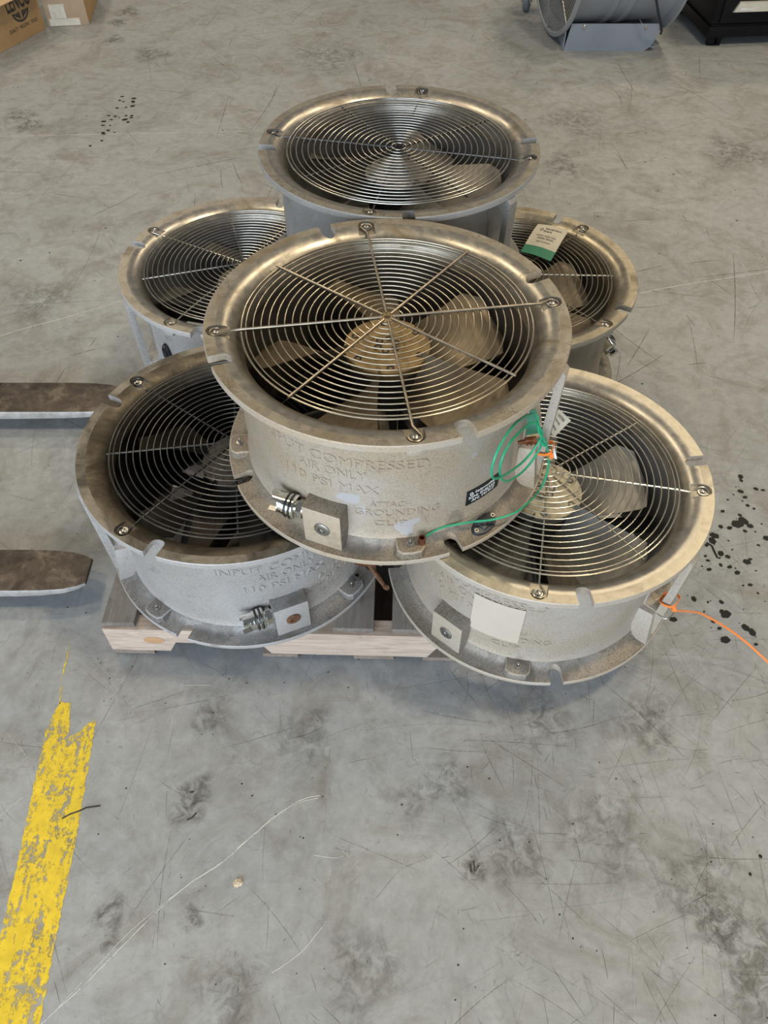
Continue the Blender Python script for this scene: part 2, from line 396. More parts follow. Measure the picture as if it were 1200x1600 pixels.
# long pale gouges
gm = MB()
for ln, w in [([(500, 1243), (470, 1250), (430, 1275), (390, 1310), (350, 1345), (300, 1378), (250, 1420), (200, 1470), (130, 1540), (62, 1602)], 0.0009),
              ([(497, 1247), (465, 1255), (425, 1281), (380, 1317), (345, 1350), (295, 1382), (215, 1445), (150, 1512), (90, 1575)], 0.0006),
              ([(0, 213), (100, 211), (250, 208), (405, 205)], 0.0015), ([(425, 1520), (470, 1488), (510, 1440)], 0.0007), ([(0, 525), (50, 510), (100, 497), (190, 470)], 0.0013),
              ([(1000, 458), (1030, 452), (1100, 440), (1200, 425)], 0.0014), ([(0, 1275), (20, 1258), (45, 1240)], 0.0006), ([(490, 1336), (520, 1340), (536, 1338)], 0.0007), ([(283, 1070), (330, 1071)], 0.0005)]:
    pts = spline([(*floor_pt(*p), 0.0) for p in ln], 6)
    pts = [(p.x + rnd.uniform(-.0006, .0006), p.y + rnd.uniform(-.0006, .0006), 0.0005) for p in pts]
    gm.tube(pts, w, 4, flat=0.0003)
gm.obj('pale_scratch', decal_material('scratch', (0.62, 0.63, 0.60), 0.42, 0.06, 30), floor, smooth=0)

# ------------------------------------------------------------------ the fans: one casting, shared meshes
R = 0.32; H = 0.951
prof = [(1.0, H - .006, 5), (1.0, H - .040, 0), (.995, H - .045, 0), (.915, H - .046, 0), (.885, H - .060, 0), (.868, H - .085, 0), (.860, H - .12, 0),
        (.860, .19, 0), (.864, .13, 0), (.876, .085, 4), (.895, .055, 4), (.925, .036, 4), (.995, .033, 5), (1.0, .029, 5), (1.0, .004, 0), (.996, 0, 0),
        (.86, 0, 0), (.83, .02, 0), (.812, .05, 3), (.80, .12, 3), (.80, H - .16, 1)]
for i in range(1, 9):                                    # bell mouth
    a = (PI / 2) * i / 8
    prof.append((.80 + .138 * (1 - math.cos(a)), H - .16 + .157 * math.sin(a), 1 if i < 8 else 2))
prof.append((.996, H, 0))
hb = MB(); hb.lathe([(p[0], p[1]) for p in prof], 160, [p[2] for p in prof], closed=True)
house_me = hb.mesh('housing', [None] * 6, scale=R, smooth=0)
def stadium(r0, r1, hw, n=10):
    pts = [(r1, -hw), (r1, hw)]
    return pts + [(r0 + hw - hw * math.sin(PI * i / n), hw * math.cos(PI * i / n)) for i in range(n + 1)]
def capsule(r0, r1, hw, n=8):
    return [(r1 - hw + hw * math.sin(PI * i / n), -hw * math.cos(PI * i / n)) for i in range(n + 1)] + [(r0, hw), (r0, -hw)]
cut = MB()
for k in range(4):
    M = Matrix.Rotation(math.radians(45 + 90 * k), 4, 'Z')
    cut.prism(stadium(.874, 1.1, .042), H - .075, H + .1, 0, M)
    cut.prism(stadium(.884, 1.1, .042), -.1, .12, 0, M)
    M = Matrix.Rotation(math.radians(30 + 90 * k), 4, 'Z')
    cut.prism(capsule(.80, .984, .050), H - .026, H + .1, 2, M)
house_me = boolean_cut(house_me, cut.mesh('cut', [None] * 6, scale=R, smooth=0))
house_me.name = 'housing'
# bosses under the clips, mounting pads on the lower flange (same casting)
bb = MB()
for k in range(4):
    M = Matrix.Rotation(math.radians(30 + 90 * k), 4, 'Z')
    bb.prism([(.85, -.06), (.985, -.05), (.995, 0), (.985, .05), (.85, .06)], H - .085, H - .043, 0, M)
    if k in (1, 2, 3, 0):
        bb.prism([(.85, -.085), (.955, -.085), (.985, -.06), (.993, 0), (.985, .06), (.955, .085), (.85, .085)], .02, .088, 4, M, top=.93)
bme = bb.mesh('b', [None] * 6, scale=R, smooth=0, bevel=.008 * R)
bm = bmesh.new(); bm.from_mesh(house_me); bm.from_mesh(bme); bm.to_mesh(house_me); bm.free()
for p in house_me.polygons: p.use_smooth = True
house_me.set_sharp_from_angle(angle=math.radians(32))
while len(house_me.materials) < 6: house_me.materials.append(None)

def handle_mesh():
    """web plate between the flanges with a hand hole, thick foot block on the lower flange"""
    h = MB()
    out = [(.85, .10), (.975, .10), (1.045, H - .10), (1.045, H - .055), (.985, H - .045), (.85, H - .045)]
    hole_r = []
    z1 = H - .12
    hole = [(.868, .335), (.948, .335), (.968, z1 - .07), (.950, z1 - .02), (.915, z1), (.868, z1 - .03)]
    t = .043
    # build as quads bridging outline to hole
    o6 = [(.85, .10), (.995, .10), (1.018, H - .075), (.990, H - .045), (.85, H - .045), (.85, H - .09)]
    n = 6
    vs = []
    for s_ in (-t, t):
        vs += [(a, s_, b) for a, b in o6] + [(a, s_, b) for a, b in hole]
    fs = []
    for i in range(n):
        j = (i + 1) % n
        fs.append((i, j, 6 + j, 6 + i)); fs.append((12 + i, 12 + j, 18 + j, 18 + i))
        fs.append((i, j, 12 + j, 12 + i)); fs.append((6 + i, 6 + j, 18 + j, 18 + i))
    h.add(vs, fs)
    # foot block with sloping face
    w = .098
    h.add([(.84, -w, .03), (.992, -w, .03), (.992, w, .03), (.84, w, .03), (.84, -w * .92, .33), (.950, -w * .8, .33), (.950, w * .8, .33), (.84, w * .92, .33)],
          [(0, 1, 2, 3), (4, 5, 6, 7), (0, 1, 5, 4), (1, 2, 6, 5), (2, 3, 7, 6), (3, 0, 4, 7)])
    return h.mesh('handle', scale=R, bevel=.006 * R)
handle_me = handle_mesh()

def block_mesh():
    b_ = MB()
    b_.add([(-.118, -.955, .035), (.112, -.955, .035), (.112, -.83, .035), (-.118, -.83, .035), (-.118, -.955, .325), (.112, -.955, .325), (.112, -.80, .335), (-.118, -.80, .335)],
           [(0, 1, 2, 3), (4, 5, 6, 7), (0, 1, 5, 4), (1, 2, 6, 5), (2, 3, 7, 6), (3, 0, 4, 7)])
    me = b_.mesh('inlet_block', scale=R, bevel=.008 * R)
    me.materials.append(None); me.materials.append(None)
    for p in me.polygons: p.material_index = 1 if p.normal.y < -.8 else 0  # front face gets the painted-in door light, the rest the painted-in shade
    return me
block_me = block_mesh()
pg = MB()
Mx = Matrix.Translation((0.0, -.957, .185)) @ Matrix.Rotation(PI / 2, 4, 'X')
pg.lathe([(.047, -.01), (.047, .006), (.040, .010), (.022, .010), (.020, .002)], 24, 0, Mx, cap=True)
plug_me = pg.mesh('plug', scale=R)

def coupling_meshes():
    """claw hose coupling: hex nut, ribbed barrel with wire ring, two claws; axis along -x"""
    out = {}
    def ax(x): return Matrix.Translation((x, -.90, .235)) @ Matrix.Rotation(-PI / 2, 4, 'Y')
    n = MB(); M = ax(-.112)
    n.lathe([(.040, 0), (.040, .022)], 24, 0, M)
    n.prism([(.058 * math.cos(PI / 3 * i), .058 * math.sin(PI / 3 * i)) for i in range(6)], .018, .052, 0, M)
    n.lathe([(.042, .05), (.042, .066)], 24, 0, M)
    out['hex_nut'] = n.mesh('hex_nut', scale=R, smooth=30)
    b_ = MB()
    b_.lathe([(.030, .06), (.066, .062), (.072, .070), (.072, .078), (.062, .082), (.062, .090), (.070, .094), (.070, .106), (.060, .110), (.060, .118), (.066, .122), (.066, .135), (.050, .142), (.034, .142), (.028, .10)], 32, 0, M)
    out['barrel'] = b_.mesh('coupling_barrel', scale=R, smooth=30)
    c = MB()
    for s_ in (0, PI):
        Mc = M @ Matrix.Rotation(s_ + .5, 4, 'Z')
        def sect(a0, a1, r0, r1, z0, z1, n=8):
            arc = [a0 + (a1 - a0) * i / n for i in range(n + 1)]
            c.prism([(r1 * math.cos(a), r1 * math.sin(a)) for a in arc] + [(r0 * math.cos(a), r0 * math.sin(a)) for a in arc[::-1]], z0, z1, 0, Mc)
        sect(-1.15, .55, .036, .062, .13, .200); sect(-.35, .80, .036, .064, .172, .216); sect(.75, 1.95, .036, .060, .135, .158)
    c.lathe([(.036, .12), (.036, .175), (.026, .175), (.024, .12)], 24, 0, M, closed=True)
    out['claws'] = c.mesh('coupling_claw', scale=R, smooth=30)
    g = MB(); g.ring(.071, .086, .006, 28, 6, 0, M); g.ring(.069, .114, .006, 28, 6, 0, M)
    out['ring'] = g.mesh('locking_ring', scale=R)
    return out
coup = coupling_meshes()

# guard: rings as one welded grille, spokes, centre plate
ZG = H - .020
gr = MB(); RINGS = [.052 + .0425 * k for k in range(17)] + [.772, .797]
for i, rr in enumerate(RINGS):
    gr.ring(rr, ZG, .0040 if i < 18 else .0056, max(28, int(230 * rr)), 8)
grille_me = gr.mesh('grille', scale=R)
def spoke_mesh(long, above):
    s_ = MB(); z = ZG + (.011 if above else -.011); r_ = .0075 if above else .0062
    if long:
        pts = [(.03, 0, z), (.80, 0, z), (.86, 0, z - .004), (.908, .024, H - .013)]
        s_.tube(pts, r_, 8)
        c = [(.932 + .033 * math.cos(a), .033 * math.sin(a), H - .013) for a in [2.4 - 0.5 * i for i in range(10)]]
        s_.tube([(.908, .024, H - .013)] + c, r_, 8)
    else:
        s_.tube([(.03, 0, z), (.815, 0, z)], r_, 8)
    return s_.mesh('spoke', scale=R)
spoke_me = {(l, a): spoke_mesh(l, a) for l in (True, False) for a in (True, False)}
bo = MB(); bo.lathe([(.030, 0), (.030, .004), (.0165, .0045), (.0165, .013), (.012, .016)], 16)
bolt_me = bo.mesh('guard_bolt', scale=R)
st = MB(); st.lathe([(.020, 0), (.020, .008), (.010, .009), (.010, .035), (.007, .038)], 14)
stud_me = st.mesh('mounting_stud', scale=R)
cp = MB(); cp.lathe([(.045, -.003), (.045, .005), (.018, .005), (.018, -.003)], 24, closed=True)
centre_me = cp.mesh('centre_plate', scale=R)

# impeller
ih = MB(); ih.lathe([(.22, -.06), (.236, -.055), (.240, -.02), (.246, -.008), (.244, 0), (.10, 0), (.098, -.004), (.075, -.004), (.073, .004)], 56)
hub_me = ih.mesh('impeller_hub', scale=R)
hd = MB(); hd.lathe([(.19, -.32), (.215, -.30), (.225, -.06)], 48); drum_me = hd.mesh('turbine_body', scale=R)
def blade_mesh():
    vs = []; fs = []; nr, nc = 11, 9
    for side in (0, 1):
        for i in range(nr):
            t = i / (nr - 1); r_ = .225 + .54 * t
            wdt = math.radians(40 - 2 * t) if t < .99 else math.radians(30)
            wdt *= 1 - .35 * max(0, (t - .85) / .15) ** 2
            pitch = .27 - .13 * t
            for j in range(nc):
                u = j / (nc - 1) - .5
                a = u * wdt + .12 * (t - .3); z = -.105 + pitch * u * 1.0 - .02 * (1 - 4 * u * u) - side * (.004 + .020 * (1 - 4 * u * u))
                vs.append((r_ * math.cos(a), r_ * math.sin(a), z))
    o = nr * nc
    for i in range(nr - 1):
        for j in range(nc - 1):
            q = i * nc + j
            fs.append((q, q + 1, q + nc + 1, q + nc)); fs.append((o + q, o + q + nc, o + q + nc + 1, o + q + 1))
    per = [j for j in range(nc)] + [i * nc + nc - 1 for i in range(1, nr)] + [(nr - 1) * nc + j for j in range(nc - 2, -1, -1)] + [i * nc for i in range(nr - 2, 0, -1)]
    for a, b_ in zip(per, per[1:] + per[:1]): fs.append((a, b_, o + b_, o + a))
    m_ = MB(); m_.add(vs, fs); return m_.mesh('blade', scale=R)
blade_me = blade_mesh()
hs = MB(); hs.lathe([(.022, 0), (.022, .006), (.013, .006), (.011, -.004)], 14); screw_me = hs.mesh('hub_screw', scale=R)
sv = MB()
for k in range(4):
    sv.box((.50, 0, .0), (.62, .022, .16), 0, Matrix.Rotation(PI / 4 + k * PI / 2, 4, 'Z'))
vane_me = sv.mesh('support_vane', scale=R)

def lettering_mesh():
    l = MB(); Rc = .860 * R
    rows = [('INPUT COMPRESSED', -117, -54, .2150, .0200), ('AIR ONLY', -101, -75.5, .1860, .0195), ('110 PSI MAX', -107, -71, .1530, .0190),
            ('ATTACH', -74.5, -59.5, .1180, .0125), ('GROUNDING', -80, -49, .0950, .0165), ('CLIP', -73, -61, .0670, .0135)]
    for t, a0, a1, z, h in rows:
        w = math.radians(a1 - a0) * Rc; am = math.radians((a0 + a1) / 2)
        vs, fs = text_geo(t, w, h, 0.0016, -0.005)
        l.add([((Rc + q) * math.cos(am + x / Rc), (Rc + q) * math.sin(am + x / Rc), z + y) for x, y, q in vs], fs)
    return l.mesh('raised_lettering', smooth=0)
letter_me = lettering_mesh()

sw = MB()   # black socket: lozenge plate, raised square button, two eyelets (built flat, z out)
sw.prism([(.095 * math.cos(a) * (1 if abs(math.cos(a)) > .5 else .8), .055 * math.sin(a)) for a in [i * PI / 12 for i in range(24)]], 0, .022, 0, None, top=.9)
socket_me = sw.mesh('socket', scale=R, bevel=.004 * R)
sb = MB(); sb.prism([(-.042, -.034), (.042, -.034), (.042, .034), (-.042, .034)], .018, .034, 0, None, top=.85); sb.ring(.016, .034, .004, 16, 6)
sockbtn_me = sb.mesh('button', scale=R, bevel=.003 * R)
se = MB()
for s_ in (-1, 1): se.lathe([(.010, .017), (.013, .022), (.013, .027), (.007, .027), (.006, .02)], 14, 0, Matrix.Translation((s_ * .074, 0, 0)))
eye_me = se.mesh('eyelet', scale=R)

M_CHROME = plain('plated_steel', (0.74, 0.73, 0.66), 0.16, 1.0, 0.10, 60)
M_STEEL = plain('dull_steel', (0.42, 0.41, 0.39), 0.32, 1.0, 0.2, 80)
M_DKSTEEL = plain('dark_steel', (0.10, 0.10, 0.10), 0.38, 0.9, 0.3, 60)
M_RUST = plain('rusty_steel', (0.20, 0.10, 0.055), 0.6, 0.5, 0.4, 120, 0.3)
M_COPPER = plain('copper', (0.30, 0.13, 0.075), 0.38, 0.9, 0.35, 90)
M_BLACK = plain('black_plastic', (0.022, 0.024, 0.03), 0.4, 0.0, 0.2, 50)
M_DARK = plain('dark_casting', (0.060, 0.055, 0.05), 0.6, 0.4, 0.3, 20)
M_GREEN = plain('green_wire', (0.02, 0.40, 0.20), 0.35, 0.0, 0.1, 30)
M_ORANGE = plain('orange_nylon', (0.90, 0.25, 0.05), 0.38, 0.0, 0.06, 30)
M_WHITE = plain('white_plastic', (0.72, 0.72, 0.70), 0.5, 0.0, 0.08, 30)
M_PRINT = plain('white_print', (0.80, 0.80, 0.78), 0.5)
M_BLACKLABEL = plain('black_label', (0.015, 0.015, 0.018), 0.35)

def put(me, name, mats, parent, loc=(0, 0, 0), rz=0.0, M=None):
    o = bpy.data.objects.new(name, me); COL.objects.link(o); o.parent = parent
    if M is not None: o.matrix_local = M
    else: o.location = loc; o.rotation_euler = (0, 0, rz)
    if not isinstance(mats, (list, tuple)): mats = [mats]
    while len(me.materials) < len(mats): me.materials.append(None)
    for i, m_ in enumerate(mats):
        o.material_slots[i].link = 'OBJECT'; o.material_slots[i].material = m_
    return o

GROUP = 'air movers stacked on the pallet'
def air_mover(pos, rot, blade_rot, label, body, foot, edge, rim, bell, bladem, hubm, guardm, guard_above=False, clipm=None, coupling=True, plugm=None, block=True, textm=None, hub_hole=True):
    t = empty('air_mover', pos, math.radians(rot)); tag(t, label, 'industrial fan', GROUP)
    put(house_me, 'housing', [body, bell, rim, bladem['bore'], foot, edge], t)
    for a in (0, 180): put(handle_me, 'handle', [body], t, rz=math.radians(a))
    if block:
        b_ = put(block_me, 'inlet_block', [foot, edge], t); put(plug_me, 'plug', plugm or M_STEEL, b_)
    if coupling:
        n_ = put(coup['barrel'], 'hose_coupling', M_CHROME, t); n_['label'] = 'shiny plated claw coupling'
        put(coup['hex_nut'], 'hex_nut', M_CHROME, n_); put(coup['claws'], 'claw', M_CHROME, n_); put(coup['ring'], 'locking_ring', M_DKSTEEL, n_)
    if textm: put(letter_me, 'raised_lettering', textm, t)
    g = put(grille_me, 'guard', guardm, t)
    for k in range(8):
        lg = k % 2 == 0
        put(spoke_me[(lg, guard_above)], 'spoke', clipm or guardm, g, rz=math.radians(30 + 45 * k))
    if guard_above: put(centre_me, 'centre_plate', hubm, g, loc=(0, 0, (ZG + .004) * R))
    for k in range(4):
        a = math.radians(30 + 90 * k)
        put(bolt_me, 'guard_bolt', M_STEEL, t, loc=(.932 * R * math.cos(a), .932 * R * math.sin(a), (H - .022) * R))
        put(stud_me, 'mounting_stud', M_STEEL, t, loc=(.925 * R * math.cos(a), .925 * R * math.sin(a), .088 * R))
    im = put(hub_me, 'impeller', hubm, t, loc=(0, 0, (H - .205) * R), rz=math.radians(blade_rot - rot))
    for k in range(5): put(blade_me, 'blade', bladem['blade'], im, rz=k * 2 * PI / 5)
    for k in range(6):
        a = k * PI / 3 + .35; put(screw_me, 'hub_screw', M_DKSTEEL, im, loc=(.20 * R * math.cos(a), .20 * R * math.sin(a), -.001))
    for k in range(6):
        a = k * PI / 3 + .1; put(screw_me, 'hub_screw', M_DKSTEEL, im, loc=(.055 * R * math.cos(a), .055 * R * math.sin(a), 0.0))
    mo = put(drum_me, 'turbine_body', M_DARK, t, loc=(0, 0, (H - .21) * R))
    put(vane_me, 'support_vane', M_DARK, mo, loc=(0, 0, -.42 * R))
    return t

ZL = 0.121; ZU = 0.121 + H * R + 0.0015
def P3(u, v, z): return (u * R, v * R, z)
BR_TAN = (0.30, 0.255, 0.185)

# materials per fan
def fan_set(tag_, body, rim, bell, dirt, seed, bdirt=.62, rimdirt=.55, belldirt=.6, patch=None, bellrough=.34, rimrough=.42, rimmetal=.55, cracks=.5):
    return dict(body=cast_metal('cast_' + tag_, body, patch=patch, dirt_at=bdirt, seed=seed), foot=cast_metal('rough_shaded_' + tag_, sc(body, .60), grain=.3, dirt_at=.5, seed=seed + 2, oxide=(.42, .43, .44)), edge=cast_metal('lit_edge_' + tag_, sc(body, 1.12), grain=.08, seed=seed + 4), rim=spun_metal('rim_' + tag_, rim, dirt, rimdirt, rimmetal, rimrough, seed, cracks),  # foot: rough cast, shade put into its colour; edge: door light put in
                bell=spun_metal('bell_' + tag_, bell, dirt, belldirt, .85, bellrough, seed + 3, cracks * .5))
sC = fan_set('tan', (0.49, 0.40, 0.29), (0.36, 0.325, 0.265), (0.47, 0.43, 0.36), (0.20, 0.16, 0.105), 1.0, patch=(0.56, 0.56, 0.58), cracks=.8)
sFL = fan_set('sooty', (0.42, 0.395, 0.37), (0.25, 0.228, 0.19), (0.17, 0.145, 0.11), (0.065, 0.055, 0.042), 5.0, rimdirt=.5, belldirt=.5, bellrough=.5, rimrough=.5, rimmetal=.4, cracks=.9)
sFR = fan_set('clean', (0.49, 0.42, 0.33), (0.53, 0.48, 0.38), (0.46, 0.43, 0.375), (0.30, 0.25, 0.17), 9.0, bdirt=.7, rimdirt=.62, belldirt=.66, cracks=.15)
sBT = fan_set('scuffed', (0.36, 0.35, 0.33), (0.34, 0.31, 0.26), (0.42, 0.39, 0.34), (0.16, 0.135, 0.10), 13.0, cracks=.7)
sBL = fan_set('silver', (0.52, 0.50, 0.47), (0.38, 0.35, 0.30), (0.45, 0.42, 0.37), (0.22, 0.185, 0.14), 17.0, rimdirt=.6, cracks=.3)
sBR = fan_set('dusty', (0.30, 0.265, 0.20), (0.40, 0.35, 0.26), (0.40, 0.355, 0.27), (0.22, 0.175, 0.11), 21.0, cracks=.4)
def bl(col, bore, mt=.5): return dict(blade=plain('blade_paint', col, .48, mt, .2, 30), bore=plain('bore', bore, .42, .7, .2, 14))
B_tan = bl((0.17, 0.135, 0.09), (0.14, 0.12, 0.10)); B_grey = bl((0.22, 0.215, 0.20), (0.22, 0.22, 0.22)); B_dark = bl((0.022, 0.020, 0.018), (0.022, 0.020, 0.018), .3)
B_silver = bl((0.14, 0.13, 0.115), (0.20, 0.20, 0.20)); B_brown = bl((0.15, 0.12, 0.085), (0.12, 0.105, 0.08))
H_gold = plain('hub_dusty_gold', (0.34, 0.235, 0.11), .5, .45, .2, 25); H_grey = plain('hub_steel', (0.38, 0.35, 0.27), .38, .6, .15, 25)
H_mid = plain('hub_dull', (0.16, 0.15, 0.13), .5, .5, .2, 25)
H_dark = plain('hub_sooty', (0.07, 0.065, 0.06), .5, .4, .3, 25)
G_tan = plain('guard_wire_tan', (0.40, 0.36, 0.28), .30, .9, .2, 30); G_bright = plain('guard_wire_bright', (0.56, 0.53, 0.44), .26, .9, .12, 30)
G_dark = plain('guard_wire_dark', (0.14, 0.135, 0.125), .33, .85, .3, 30); G_grey = plain('guard_wire_grey', (0.38, 0.365, 0.33), .28, .9, .25, 30)
SP_dark = plain('spoke_brown', (0.30, 0.26, 0.20), .34, .85, .25, 40)

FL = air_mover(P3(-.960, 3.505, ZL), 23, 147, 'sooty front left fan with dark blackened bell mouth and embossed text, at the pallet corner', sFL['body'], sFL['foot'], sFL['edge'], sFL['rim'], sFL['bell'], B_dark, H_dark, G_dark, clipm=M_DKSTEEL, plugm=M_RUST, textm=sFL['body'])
FRo = air_mover(P3(1.025, 3.242, ZL), -41, -57, 'clean bright front right fan with orange cable tie on its handle', sFR['body'], sFR['foot'], sFR['edge'], sFR['rim'], sFR['bell'], B_grey, H_grey, G_bright, textm=sFR['body'], coupling=False)
BL = air_mover(P3(-1.140, 5.540, ZL), -149, 106, 'silvery back left fan, half hidden behind the centre fan', sBL['body'], sBL['foot'], sBL['edge'], sBL['rim'], sBL['bell'], B_silver, H_mid, G_grey)
BR = air_mover(P3(1.014, 5.388, ZL), 103, -50, 'brownish back right fan with the paper tag lying on its guard', sBR['body'], sBR['foot'], sBR['edge'], sBR['rim'], sBR['bell'], B_brown, H_mid, G_tan)
CF = air_mover(P3(.018, 3.497, ZU), -22, -45, 'tan centre fan on top of the stack, green wire coiled at its handle', sC['body'], sC['foot'], sC['edge'], sC['rim'], sC['bell'], B_tan, H_gold, G_tan, guard_above=True, clipm=SP_dark, textm=sC['body'])
BT = air_mover(P3(.106, 5.502, ZU), 138, -8, 'rearmost upper fan with scuffed flange, raised behind the centre fan', sBT['body'], sBT['foot'], sBT['edge'], sBT['rim'], sBT['bell'], B_silver, H_mid, G_grey, clipm=M_DKSTEEL)

# black sockets and small fittings carried by individual fans
def socket(parent, M):
    s_ = put(socket_me, 'socket', M_BLACK, parent, M=M); s_['label'] = 'black rubber socket with two eyelets'
    put(sockbtn_me, 'button', M_BLACK, s_); put(eye_me, 'eyelet', M_STEEL, s_)
def polarM(deg, r, z, tilt=0.0, spin=0.0):
    a = math.radians(deg)
    return Matrix.Translation((r * R * math.cos(a), r * R * math.sin(a), z)) @ Matrix.Rotation(a, 4, 'Z') @ Matrix.Rotation(tilt, 4, 'Y') @ Matrix.Rotation(spin, 4, 'Z')
socket(CF, polarM(-53 + 22, .925, .040 * R, 0.25, 1.75))
socket(BL, polarM(15, .862, .16, PI / 2, 0.0))
socket(FRo, polarM(9, .862, .19, PI / 2, 0.4))
# earth terminal: copper tube next to the stud on the pad nearest the green wire
for par in (CF, FL):
    a = math.radians(-56 if par is CF else -56)
    tm = MB(); tm.lathe([(.022, 0), (.022, .05), (.015, .05), (.013, .01)], 16)
    tt = tm.obj('earth_terminal', M_COPPER if par is CF else M_STEEL, par, scale=R, loc=(.925 * R * math.cos(a), .925 * R * math.sin(a), .085 * R))

def wrap_panel(parent, name, m_, a0, a1, z00, z01, z10, z11, r, th=0.0012, n=14):
    w = MB(); vs = []; fs = []
    for i in range(n + 1):
        t = i / n; a = math.radians(a0 + (a1 - a0) * t)
        for rr in (r, r + th):
            for zz in (z00 + (z10 - z00) * t, z01 + (z11 - z01) * t): vs.append((rr * math.cos(a), rr * math.sin(a), zz))
    for i in range(n):
        q = i * 4; p = q + 4
        fs += [(q, p, p + 1, q + 1), (q + 2, q + 3, p + 3, p + 2), (q + 1, p + 1, p + 3, q + 3), (q, q + 2, p + 2, p)]
    fs += [(0, 1, 3, 2), (4 * n, 4 * n + 2, 4 * n + 3, 4 * n + 1)]
    w.add(vs, fs); return w.obj(name, m_, parent)
# black asset label on the centre fan
lab = wrap_panel(CF, 'asset_label', M_BLACKLABEL, -59.5 + 22, -43 + 22, .068, .106, .068, .106, .8605 * R)
lab['label'] = 'black asset label with white print'
lp = MB(); Rl = .8605 * R + .0013
for t, a0, a1, z, h in [('EquipmentShare', -55.5, -44.5, .0955, .0075), ('SSN: SN6333', -58.5, -45.5, .0860, .0072), ('AN: 141917', -57, -45.5, .0765, .0072)]:
    a0 += 22; a1 += 22; w = math.radians(a1 - a0) * Rl; am = math.radians((a0 + a1) / 2); vs, fs = text_geo(t, w, h, .0002, .01)
    lp.add([((Rl + q) * math.cos(am + x / Rl), (Rl + q) * math.sin(am + x / Rl), z + y) for x, y, q in vs], fs)
am = math.radians(-57.3 + 22)
lp.ring(.0032, 0, .0008, 16, 6, 0, Matrix.Translation((Rl * math.cos(am), Rl * math.sin(am), .0955)) @ Matrix.Rotation(am, 4, 'Z') @ Matrix.Rotation(PI / 2, 4, 'Y'))
lp.obj('label_print', M_PRINT, lab, smooth=0)
# pale blank plate on the front right fan
pl = wrap_panel(FRo, 'label_plate', plain('cream_vinyl', (0.60, 0.52, 0.42), .5, 0, .05, 12), -124 + 41, -103 + 41, .085, .205, .085, .205, .8605 * R + .0018)
pl['label'] = 'pale cream label plate'

# ------------------------------------------------------------------ pallet
def wood(name, c1, c2, sc_=1.0, axis='x', grime=.5):
    m, nt, b = mat(name)
    s3 = (2.2, 26, 26) if axis == 'x' else (26, 2.2, 26)
    g = noise(nt, coords(nt, s3), 3 * sc_, 7, .65, 1.2)
    c = ramp(nt, g, [(.3, c1), (.7, c2)])
    k = noise(nt, coords(nt), 9, 6, .7, .6)
    c = mix(nt, ramp(nt, k, [(.5, 0.0), (.7, grime)]), c, sc(c1, .45))
    L(nt, c, b.inputs['Base Color']); b.inputs['Roughness'].default_value = .8
    bump(nt, b, g, .5, .002)
    return m
W_edge = wood('stringer_wood', (0.40, 0.29, 0.22), (0.66, 0.54, 0.44), axis='x', grime=.35)
W_deck = wood('deck_wood', (0.15, 0.13, 0.11), (0.27, 0.235, 0.20), axis='y')
W_dark = wood('bottom_wood', (0.18, 0.14, 0.11), (0.32, 0.26, 0.21), axis='y')
pal = empty('wooden_pallet', (-.064, 1.352, 0.0), math.radians(-1.6)); tag(pal, 'weathered wooden pallet under the stack of fans', 'pallet')
for yy in (-.488, 0.0, .488):
    s_ = MB()
    # notched along the bottom edge
    def low(x):
        for a, b_ in ((-.402, -.174), (.174, .402)):
            if a <= x <= b_: return min(.038, max(0, min((x - a), (b_ - x)) * 2.4))
        return 0.0
    seg = [-.5335, -.47] + [-.402 + .228 * i / 12 for i in range(13)] + [-.1, .1] + [.174 + .228 * i / 12 for i in range(13)] + [.47, .5335]
    vs = []
    for x in seg: vs += [(x, yy - .019, .016 + low(x)), (x, yy + .019, .016 + low(x)), (x, yy + .019, .105), (x, yy - .019, .105)]
    fs = [(0, 1, 2, 3), tuple(4 * (len(seg) - 1) + k for k in (3, 2, 1, 0))]
    for i in range(len(seg) - 1):
        for k in range(4): fs.append((4 * i + k, 4 * i + (k + 1) % 4, 4 * i + 4 + (k + 1) % 4, 4 * i + 4 + k))
    s_.add(vs, fs); s_.obj('stringer', W_edge, pal)
deck = [(-.497, .07), (-.319, .135), (-.144, .135), (.011, .088), (.139, .088), (.245, .09), (.36, .095), (.485, .095)]
for x, w in deck:
    s_ = MB(); s_.box((x, 0, .113), (w, 1.000, .0155)); s_.obj('deck_board', W_deck, pal, bevel=.0015)
for x, w in [(-.485, .09), (-.155, .08), (.055, .09), (.21, .09), (.485, .09)]:
    s_ = MB(); s_.box((x, 0, .0085), (w, 1.016, .0150)); s_.obj('bottom_board', W_dark, pal, bevel=.0015)
kn = MB()
kn.lathe([(.013, 0), (.012, .0006)], 18, 0, Matrix.Translation((-.43, -.5075, .062)) @ Matrix.Rotation(PI / 2, 4, 'X') @ Matrix.Scale(1.8, 4, (1, 0, 0)))
kn.obj('knot', plain('knot', (0.52, 0.30, 0.15), .7), pal)

